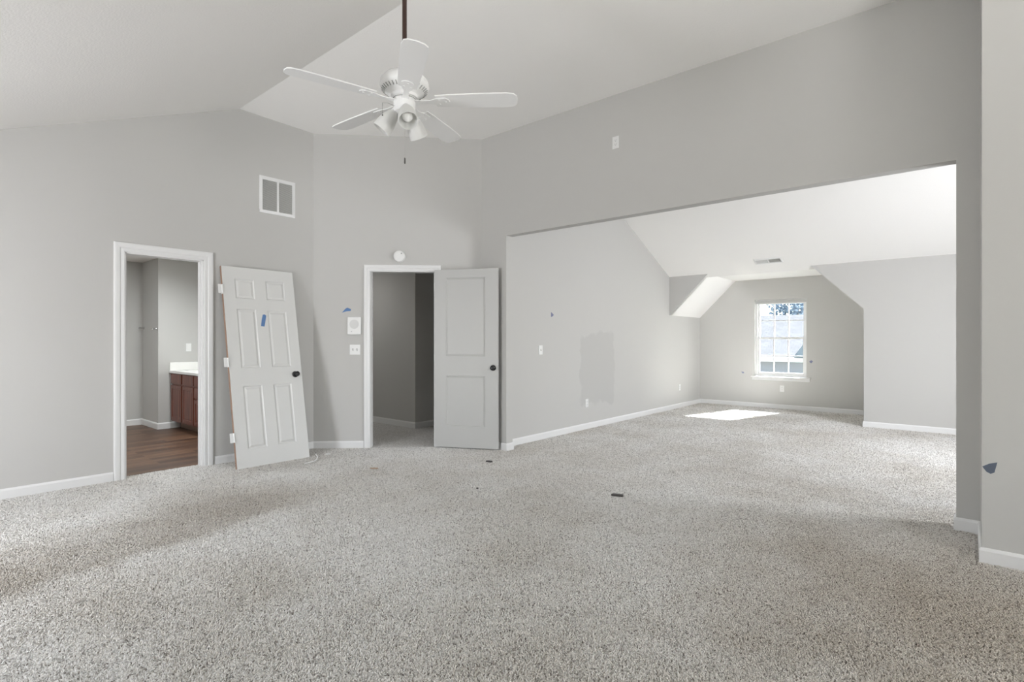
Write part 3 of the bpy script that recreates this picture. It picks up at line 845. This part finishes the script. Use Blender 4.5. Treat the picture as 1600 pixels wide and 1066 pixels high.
# ------------------------------------------------------------------ wall things.  Local frame: x right along wall, y out of the wall (-y is out), z up
def frame(p, right, out):
    r = Vector(right).normalized(); u = Vector((0,0,1)); y = -Vector(out).normalized()
    return Matrix(((r.x, y.x, u.x, p[0]), (r.y, y.y, u.y, p[1]), (r.z, y.z, u.z, p[2]), (0,0,0,1)))
def on_left(y, z): return frame((XL, y, z), (0,1,0), (1,0,0))
def on_diag(t, z): return frame(fd(t, z, 0), DT, DN)
def on_right(x, z, y=YR): return frame((x, y, z), (1,0,0), (0,-1,0))
def on_alc(y, z): return frame((XA, y, z), (0,1,0), (1,0,0))
def on_back(x, z): return frame((x, YB, z), (1,0,0), (0,-1,0))

def plate_bm(w, h, t=.006):
    bm = bmesh.new(); rbox(bm, -w/2, w/2, -t, 0, -h/2, h/2, .002, 2); return bm
def make_outlet(mtx, label, group):
    o = thing('wall_outlet', mtx, label, 'outlet', group)
    obj('cover_plate', plate_bm(.072, .116), M_PLATE, o)
    for s in (-1, 1):
        bm = bmesh.new(); rbox(bm, -.017, .017, -.0085, -.005, s*.0195-.0135, s*.0195+.0135, .003, 2)
        r = obj('receptacle', bm, M_PLATE, o)
        bm = bmesh.new()
        for sx, hh in ((-.0065, .004), (.0065, .005)): box(bm, sx-.001, sx+.001, -.0090, -.0084, s*.0195+.003-hh, s*.0195+.003+hh)
        box(bm, -.002, .002, -.0090, -.0084, s*.0195-.0095, s*.0195-.006)
        obj('slots', bm, M_SLOT, r)
    bm = bmesh.new(); lathe(bm, [(.003, 0), (.003, .001)], 10)
    obj('screw', bm, M_GRILLE, o, False, Matrix.Translation((0, -.006, 0)) @ Matrix.Rotation(math.radians(90), 4, 'X'))
    return o
GO = 'white wall outlets around the room'
o1 = make_outlet(on_right(-2.573, 3.128), 'white outlet high on the grey wall above the wide opening', GO)
copy_tree(o1, on_alc(6.43, .358), 'white outlet low on the alcove side wall under the touched-up paint patch', GO)
copy_tree(o1, on_alc(9.606, .370), 'small white outlet low on the alcove side wall near the far dormer corner', GO)
copy_tree(o1, on_back(-2.583, .365), 'white outlet on the dormer wall under the window sill', GO)

def make_switch(mtx, label, gangs):
    o = thing('light_switch', mtx, label, 'light switch', None)
    obj('cover_plate', plate_bm(.072 + .046*(gangs-1), .116), M_PLATE, o)
    for g in range(gangs):
        x = (g-(gangs-1)/2)*.046
        bm = bmesh.new(); box(bm, x-.0065, x+.0065, -.0066, -.0058, -.0135, .0135)
        obj('toggle_slot', bm, M_DUCT, o)
        b2 = bmesh.new(); rbox(b2, -.0042, .0042, -.016, 0, -.005, .005, .0015, 1)
        bm = bmesh.new(); join(bm, b2, Matrix.Translation((x, -.005, 0)) @ Matrix.Rotation(math.radians(24), 4, 'X'))
        obj('toggle', bm, M_PLATE, o)
    return o
make_switch(on_diag(.470, 1.130), 'white double light switch under the intercom beside the hall doorway', 2)
make_switch(on_alc(5.362, 1.117), 'white single light switch on the alcove side wall near the opening', 1)

# bathroom receptacle with a rectangular insert
o = thing('wall_outlet', frame((BX3, 2.913, 1.137), (0,1,0), (1,0,0)), 'white outlet on the bathroom wall above the white counter', 'outlet')
obj('cover_plate', plate_bm(.072, .116), M_PLATE, o)
bm = bmesh.new(); rbox(bm, -.017, .017, -.009, -.005, -.034, .034, .0015, 1); r = obj('receptacle', bm, M_GRILLE, o)

# intercom
o = thing('wall_intercom', on_diag(.465, 1.405), 'white square intercom panel with round speaker beside the hall doorway', 'intercom')
bm = bmesh.new(); rbox(bm, -.077, .077, -.020, 0, -.101, .101, .005, 2); obj('housing', bm, M_PLATE, o)
bm = bmesh.new()
for r in (.010, .018, .026, .034, .042, .050):
    b2 = bmesh.new(); lathe(b2, [(r-.0022, 0), (r-.0022, .0016), (r+.0022, .0016), (r+.0022, 0)], 32, False)
    join(bm, b2, Matrix.Translation((0, -.0195, .018)) @ Matrix.Rotation(math.radians(90), 4, 'X'))
b2 = bmesh.new(); lathe(b2, [(.053, 0), (.053, .0006)], 32); join(bm, b2, Matrix.Translation((0, -.0195, .018)) @ Matrix.Rotation(math.radians(90), 4, 'X'))
obj('speaker', bm, mat('speaker_grey', (.68, .68, .67), .6), o)['label'] = 'round pale grey speaker grille'
for i in range(4):
    bm = bmesh.new(); rbox(bm, -.038+i*.022, -.024+i*.022, -.0225, -.019, -.072, -.062, .0012, 1)
    obj('button', bm, mat('button_grey', (.5, .5, .5), .5) if i == 0 else M_GRILLE, o)

# smoke detector above the hall doorway
o = thing('smoke_detector', on_diag(.978, 2.209), 'round white smoke detector above the hall doorway', 'smoke detector')
b2 = bmesh.new(); lathe(b2, [(.070, 0), (.070, .008), (.066, .012), (.068, .016), (.062, .034), (.050, .041), (.020, .043), (.001, .043)], 40)
bm = bmesh.new(); join(bm, b2, Matrix.Rotation(math.radians(90), 4, 'X')); obj('housing', bm, M_PLATE, o, True)
bm = bmesh.new(); lathe(bm, [(.0075, 0), (.0075, .003), (.001, .003)], 16)
obj('indicator', bm, M_DUCT, o, True, Matrix.Translation((.028, -.0395, .030)) @ Matrix.Rotation(math.radians(90), 4, 'X'))
bm = bmesh.new(); lathe(bm, [(.010, 0), (.010, .003), (.001, .004)], 20)
obj('test_button', bm, M_GRILLE, o, True, Matrix.Translation((-.006, -.042, .018)) @ Matrix.Rotation(math.radians(90), 4, 'X'))

# return air grille on the left wall
o = thing('return_air_grille', on_left(2.806, 2.797), 'white louvred return air grille high on the grey wall', 'air vent')
gw, gh = .199, .1965
bm = bmesh.new()
sweep(bm, [(-gw, -gh), (gw, -gh), (gw, gh), (-gw, gh), (-gw, -gh)], [(0, 0), (0, .006), (.030, .010), (.036, .004), (.036, 0)], lambda a, b, h: (a, -h, b), 1)
fb = obj('frame', bm, M_TRIM, o)
bm = bmesh.new(); box(bm, -.010, .010, -.010, -.002, -gh+.03, gh-.03); obj('mullion', bm, M_TRIM, fb)
bm = bmesh.new(); box(bm, -gw+.03, gw-.03, -.0012, -.0004, -gh+.03, gh-.03); obj('backing', bm, M_DUCT, o)
bm = bmesh.new()
for i in range(30):
    z = -gh+.042 + i*(2*gh-.084)/29
    b2 = bmesh.new(); box(b2, -gw+.034, gw-.034, -.0005, .0005, -.0048, .0048)
    join(bm, b2, Matrix.Translation((0, -.0062, z)) @ Matrix.Rotation(math.radians(-42), 4, 'X'))
obj('louvers', bm, mat('grey_louver_enamel', (.62, .62, .60), .5), o)  # louvers a darker grey than the frame

# ceiling register on the alcove slope
al = math.atan(ASL)
rp = Vector((-2.375, 8.940, KZ+ASL*(YK-8.940)))
RMx = Matrix.Translation(rp) @ Matrix.Rotation(-al, 4, 'X')
o = thing('ceiling_register', RMx, 'small white supply register on the sloped alcove ceiling above the dormer', 'air vent')
bm = bmesh.new()
sweep(bm, [(-.205, -.078), (.205, -.078), (.205, .078), (-.205, .078), (-.205, -.078)], [(0, 0), (0, .004), (.025, .010), (.030, .004), (.030, 0)], lambda a, b, h: (a, b, -h), 1)
box(bm, -.008, .008, -.05, .05, -.010, -.002)
obj('frame', bm, M_TRIM, o)
bm = bmesh.new(); box(bm, -.18, .18, -.052, .052, -.0012, -.0003); obj('backing', bm, M_DUCT, o)
for side in (-1, 1):
    bm = bmesh.new()
    for i in range(12):
        x = side*(.020 + i*.0138)
        b2 = bmesh.new(); box(b2, -.0006, .0006, -.05, .05, -.006, .006)
        join(bm, b2, Matrix.Translation((x, 0, -.006)) @ Matrix.Rotation(math.radians(-40*side), 4, 'Y'))
    obj('louvers', bm, M_GRILLE, o)

# ------------------------------------------------------------------ blue tape
def tape(mtx, pts, label, m=M_TAPE):
    bm = bmesh.new(); prism(bm, pts, lambda a, b, d: (a, -d, b), .0004, .0012)
    o = obj('masking_tape', bm, m); o.matrix_world = mtx
    return tag(o, label, 'tape', 'pieces of blue masking tape')
tape(LM @ Matrix.Translation((.377, -.001, 1.467)), [(-.030, -.062), (.006, -.066), (.034, .050), (.018, .064), (-.002, .060), (-.018, .005)], 'blue tape strip stuck on the loose six-panel door')
tape(on_diag(.373, 1.584), [(-.052, -.028), (-.010, .020), (.010, .030), (.052, .012), (.045, -.008), (.0, -.012)], 'blue tape scrap on the grey wall above the intercom')
tape(on_alc(5.613, 1.568), [(-.030, -.030), (-.028, .034), (.030, .002), (.012, -.018)], 'faded blue tape scrap on the alcove side wall above the light switch', M_TAPE_PALE)
tape(on_back(-3.27, .635), [(-.028, .016), (.016, .012), (.030, -.012), (.0, -.020)], 'tiny grey-blue tape scrap on the dormer wall to the left of the window', M_TAPE_PALE)
tape(on_back(-2.113, .865), [(-.034, -.002), (.0, .028), (.030, .006), (.002, -.026)], 'small faded blue tape scrap on the dormer wall to the right of the window', M_TAPE_PALE)
tape(frame((.089, SY, .527), (1,0,0), (0,-1,0)), [(-.033, .002), (-.004, .022), (.030, .034), (.018, -.024), (.002, -.034), (-.016, -.024)], 'dusty blue tape scrap at the grey wall edge beside the right-hand baseboard', mat('dusty_blue_tape', (.105, .125, .165), .8))

# ------------------------------------------------------------------ bathroom furniture
VX0, VX1, VY, VZ0, VZ1 = -8.62, -6.62, 2.69, .105, .785
o = thing('vanity_cabinet', Matrix.Translation((VX0, VY, -.010)), 'cherry red wood vanity cabinet under the white counter', 'cabinet')
L = VX1-VX0; D = BYN-VY-.004
bm = bmesh.new()
box(bm, 0, L, .02, D, VZ0, VZ1); rbox(bm, 0, L, 0, .02, VZ0, VZ1, .001, 1)
obj('body', bm, M_CHERRY, o)
bm = bmesh.new(); box(bm, .0, L, .112, .124, .002, VZ0); obj('toe_kick', bm, M_TOE, o)
def front(name, x0, x1, z0, z1):
    bm = bmesh.new()
    rects = [(.045, x1-x0-.045, .045, z1-z0-.045)] if name == 'door' else []
    panel_slab(bm, x1-x0, z1-z0, .018, rects, [(0, 0), (.006, .006), (.012, .0065), (.026, .003)], 0)
    return raw(name, bm, [M_CHERRY, M_CHERRY], o).__setattr__('matrix_local', Matrix.Translation((x0, -.019, z0)))
g = .045
xs = [(.012, .402), (.448, .835), (.866, 1.150), (1.19, 1.57), (1.62, 1.99)]
for i, (a, b) in enumerate(xs):
    front('drawer', a, b, .645, .775)
    if i == 2:
        front('drawer', a, b, .490, .620); front('door', a, b, .125, .465)
    else:
        front('door', a, b, .125, .620)
o = thing('vanity_counter', Matrix.Translation((VX0, VY, VZ1-.010)), 'white vanity counter with raised splash edge on the cherry cabinet', 'counter')
bm = bmesh.new(); rbox(bm, -.037, L+.02, -.030, D+.0, .0005, .040, .006, 3); obj('top', bm, M_COUNTER, o)
bm = bmesh.new(); rbox(bm, -.038, -.018, -.022, D, .0395, .150, .004, 2); rbox(bm, -.018, L+.02, D-.02, D, .0395, .150, .004, 2); obj('splash', bm, M_COUNTER, o)
# basin rim + drain as a shallow oval set in the top
bm = bmesh.new(); b2 = bmesh.new()
lathe(b2, [(.19, .0405), (.20, .043), (.205, .0405)], 40, False); join(bm, b2, Matrix.Translation((.62, .27, 0)) @ Matrix.Diagonal((1.1, .8, 1, 1)))
obj('basin_rim', bm, M_COUNTER, o)
bm = bmesh.new(); lathe(bm, [(.025, 0), (.025, .022), (.015, .028), (.001, .028)], 20)
t_ = obj('tap_base', bm, M_CHROME, o, True, Matrix.Translation((.20, .12, .0405)) @ Matrix.Diagonal((1.6, .8, .35, 1)))
# towel bar posts
def post(mtx, label):
    o = thing('towel_bar_post', mtx, label, 'towel bar post', 'towel bar posts in the bathroom')
    b2 = bmesh.new(); lathe(b2, [(.024, 0), (.024, .005), (.014, .010), (.012, .040), (.016, .046), (.016, .062), (.010, .066), (.001, .066)], 20)
    bm = bmesh.new(); join(bm, b2, Matrix.Rotation(math.radians(90), 4, 'X')); obj('arm', bm, M_CHROME, o, True)
    bm = bmesh.new(); lathe(bm, [(.0035, 0), (.0035, .003), (.0005, .0035)], 10); obj('screw', bm, M_SLOT, o, True, Matrix.Translation((0, -.0655, 0)) @ Matrix.Rotation(math.radians(90), 4, 'X'))
    return o
p1 = post(frame((-9.285, BY2, 1.42), (1,0,0), (0,-1,0)), 'chrome towel bar post at the inner bathroom corner')
copy_tree(p1, frame((-8.715, BY2, 1.40), (1,0,0), (0,-1,0)), 'chrome towel bar post at the outer bathroom wall edge')

# ------------------------------------------------------------------ bits on the carpet
bm = bmesh.new()
pts = [(-5.030, 2.735), (-5.035, 2.79), (-5.055, 2.85), (-5.10, 2.90), (-5.16, 2.945), (-5.22, 2.985), (-5.29, 3.01), (-5.345, 3.035)]
tube(bm, [(x, y, .0125) for x, y in pts], .0055, 8); o = obj('cord_scrap', bm, M_KNOCK, None, True)
tag(o, 'curved scrap of white cord lying by the foot of the loose door', 'cord')
def flake(name, p, size, rot, m, lab, cat, thick=.006, group=None):
    bm = bmesh.new(); n = 7
    pg = [(size*(.8+.3*random.random())*math.cos(2*math.pi*i/n), size*.45*(.8+.3*random.random())*math.sin(2*math.pi*i/n)) for i in range(n)]
    prism(bm, pg, XYZ, -.001, thick)
    o = obj(name, bm, m); o.location = (p[0], p[1], .007); o.rotation_euler = (0, 0, math.radians(rot))
    return tag(o, lab, cat, group)
flake('paper_scrap', (-5.276, 3.133), .030, 40, M_KNOCK, 'small white scrap on the carpet behind the cord scrap', 'scrap')
flake('paper_scrap', (-5.034, 3.339), .012, 10, M_KNOCK, 'tiny white scrap on the carpet in front of the diagonal wall', 'scrap')
flake('wood_chip', (-4.343, 3.072), .045, 30, M_CHIP, 'tan wood chip on the carpet in front of the hall doorway', 'wood chip')
flake('plastic_bit', (-3.698, 3.994), .035, 20, M_DEBRIS, 'small dark bit on the carpet before the open hall door', 'debris', .012)
flake('plastic_bit', (-3.103, 3.208), .012, 20, M_DEBRIS, 'tiny dark speck on the carpet well in front of the open hall door', 'debris', .008)
# dark metal clip
o = thing('metal_clip', Matrix.Translation((-2.120, 3.778, .003)) @ Matrix.Rotation(math.radians(18), 4, 'Z'), 'dark metal clip lying on the carpet in front of the wide opening', 'clip')
bm = bmesh.new(); rbox(bm, -.047, .047, -.013, .013, 0, .014, .004, 2); obj('bar', bm, M_DEBRIS, o)
bm = bmesh.new(); rbox(bm, -.035, .047, -.006, .006, .013, .020, .002, 2); obj('lever', bm, mat('worn_steel', (.18, .18, .18), .4, .6), o)

# ------------------------------------------------------------------ outside the dormer window
bm = bmesh.new(); box(bm, -60, 60, 11, 110, -3.3, -3.2)
struct('ground_lawn', bm, M_GRASS)
# own lower roof just below the window
bm = bmesh.new(); prism(bm, [(10.76, .30), (12.6, -.55), (12.6, -.70), (10.76, .15)], fx, -7, 2.5)
struct('roof_lower', bm, M_SHINGLE)
ho = thing('neighbour_house', Matrix.Translation((-7.5, 27.0, -3.2)), 'grey-roofed neighbouring house seen through the dormer window', 'house')
bm = bmesh.new(); box(bm, -9, 9, 0, 8, 0, 3.5); obj('wall', bm, M_SIDING, ho)
bm = bmesh.new(); prism(bm, [(-.45, 3.66), (4.0, 5.80), (8.45, 3.66), (8.45, 3.50), (4.0, 5.64), (-.45, 3.50)], fx, -9.5, 9.5); rf = obj('roof', bm, M_SHINGLE, ho)
bm = bmesh.new(); rbox(bm, -9.5, 9.5, -.60, -.45, 3.48, 3.68, .02); obj('gutter', bm, M_TRIM, ho)
bm = bmesh.new(); prism(bm, [(1.54, 3.70), (3.5, 6.45), (5.46, 3.70)], fy, -.75, 4.4); obj('gable', bm, M_TEAL, ho)
bm = bmesh.new(); box(bm, -5.9, -5.8, 1.2, 1.3, 3.8, 5.4); obj('vent_pipe', bm, M_TRIM, rf)
def tree(x, y, h, r, lab, seed):
    rng = random.Random(seed)
    o = thing('leafy_tree', Matrix.Translation((x, y, -3.2)), lab, 'tree', 'trees behind the neighbouring house')
    bm = bmesh.new(); tube(bm, [(0, 0, 0), (.1, 0, h*.4), (0, .1, h*.75)], lambda t: .28-.18*t, 8); obj('trunk', bm, M_BARK, o)
    bm = bmesh.new()
    for i in range(900):
        d = Vector((rng.gauss(0, 1), rng.gauss(0, 1), rng.gauss(0, 1))).normalized() * r * (.35+.65*rng.random())
        b2 = bmesh.new(); bmesh.ops.create_icosphere(b2, subdivisions=1, radius=r*.05*(.7+.6*rng.random()))
        for vv in b2.verts: vv.co *= (.7+.6*rng.random())
        join(bm, b2, Matrix.Translation((d.x, d.y, h*.72+d.z*.95)))
    obj('foliage', bm, M_LEAF, o)
tree(-9.3, 42, 9.5, 2.0, 'round leafy tree above the neighbouring roof in the middle of the window', 1)
tree(-15.0, 46, 8.6, 2.4, 'wide leafy tree behind the neighbouring roof at the window edge', 2)
tree(-4.0, 48, 8.2, 2.6, 'low leafy tree behind the neighbouring roof at the other window edge', 3)

if PILE:
    build_pile()
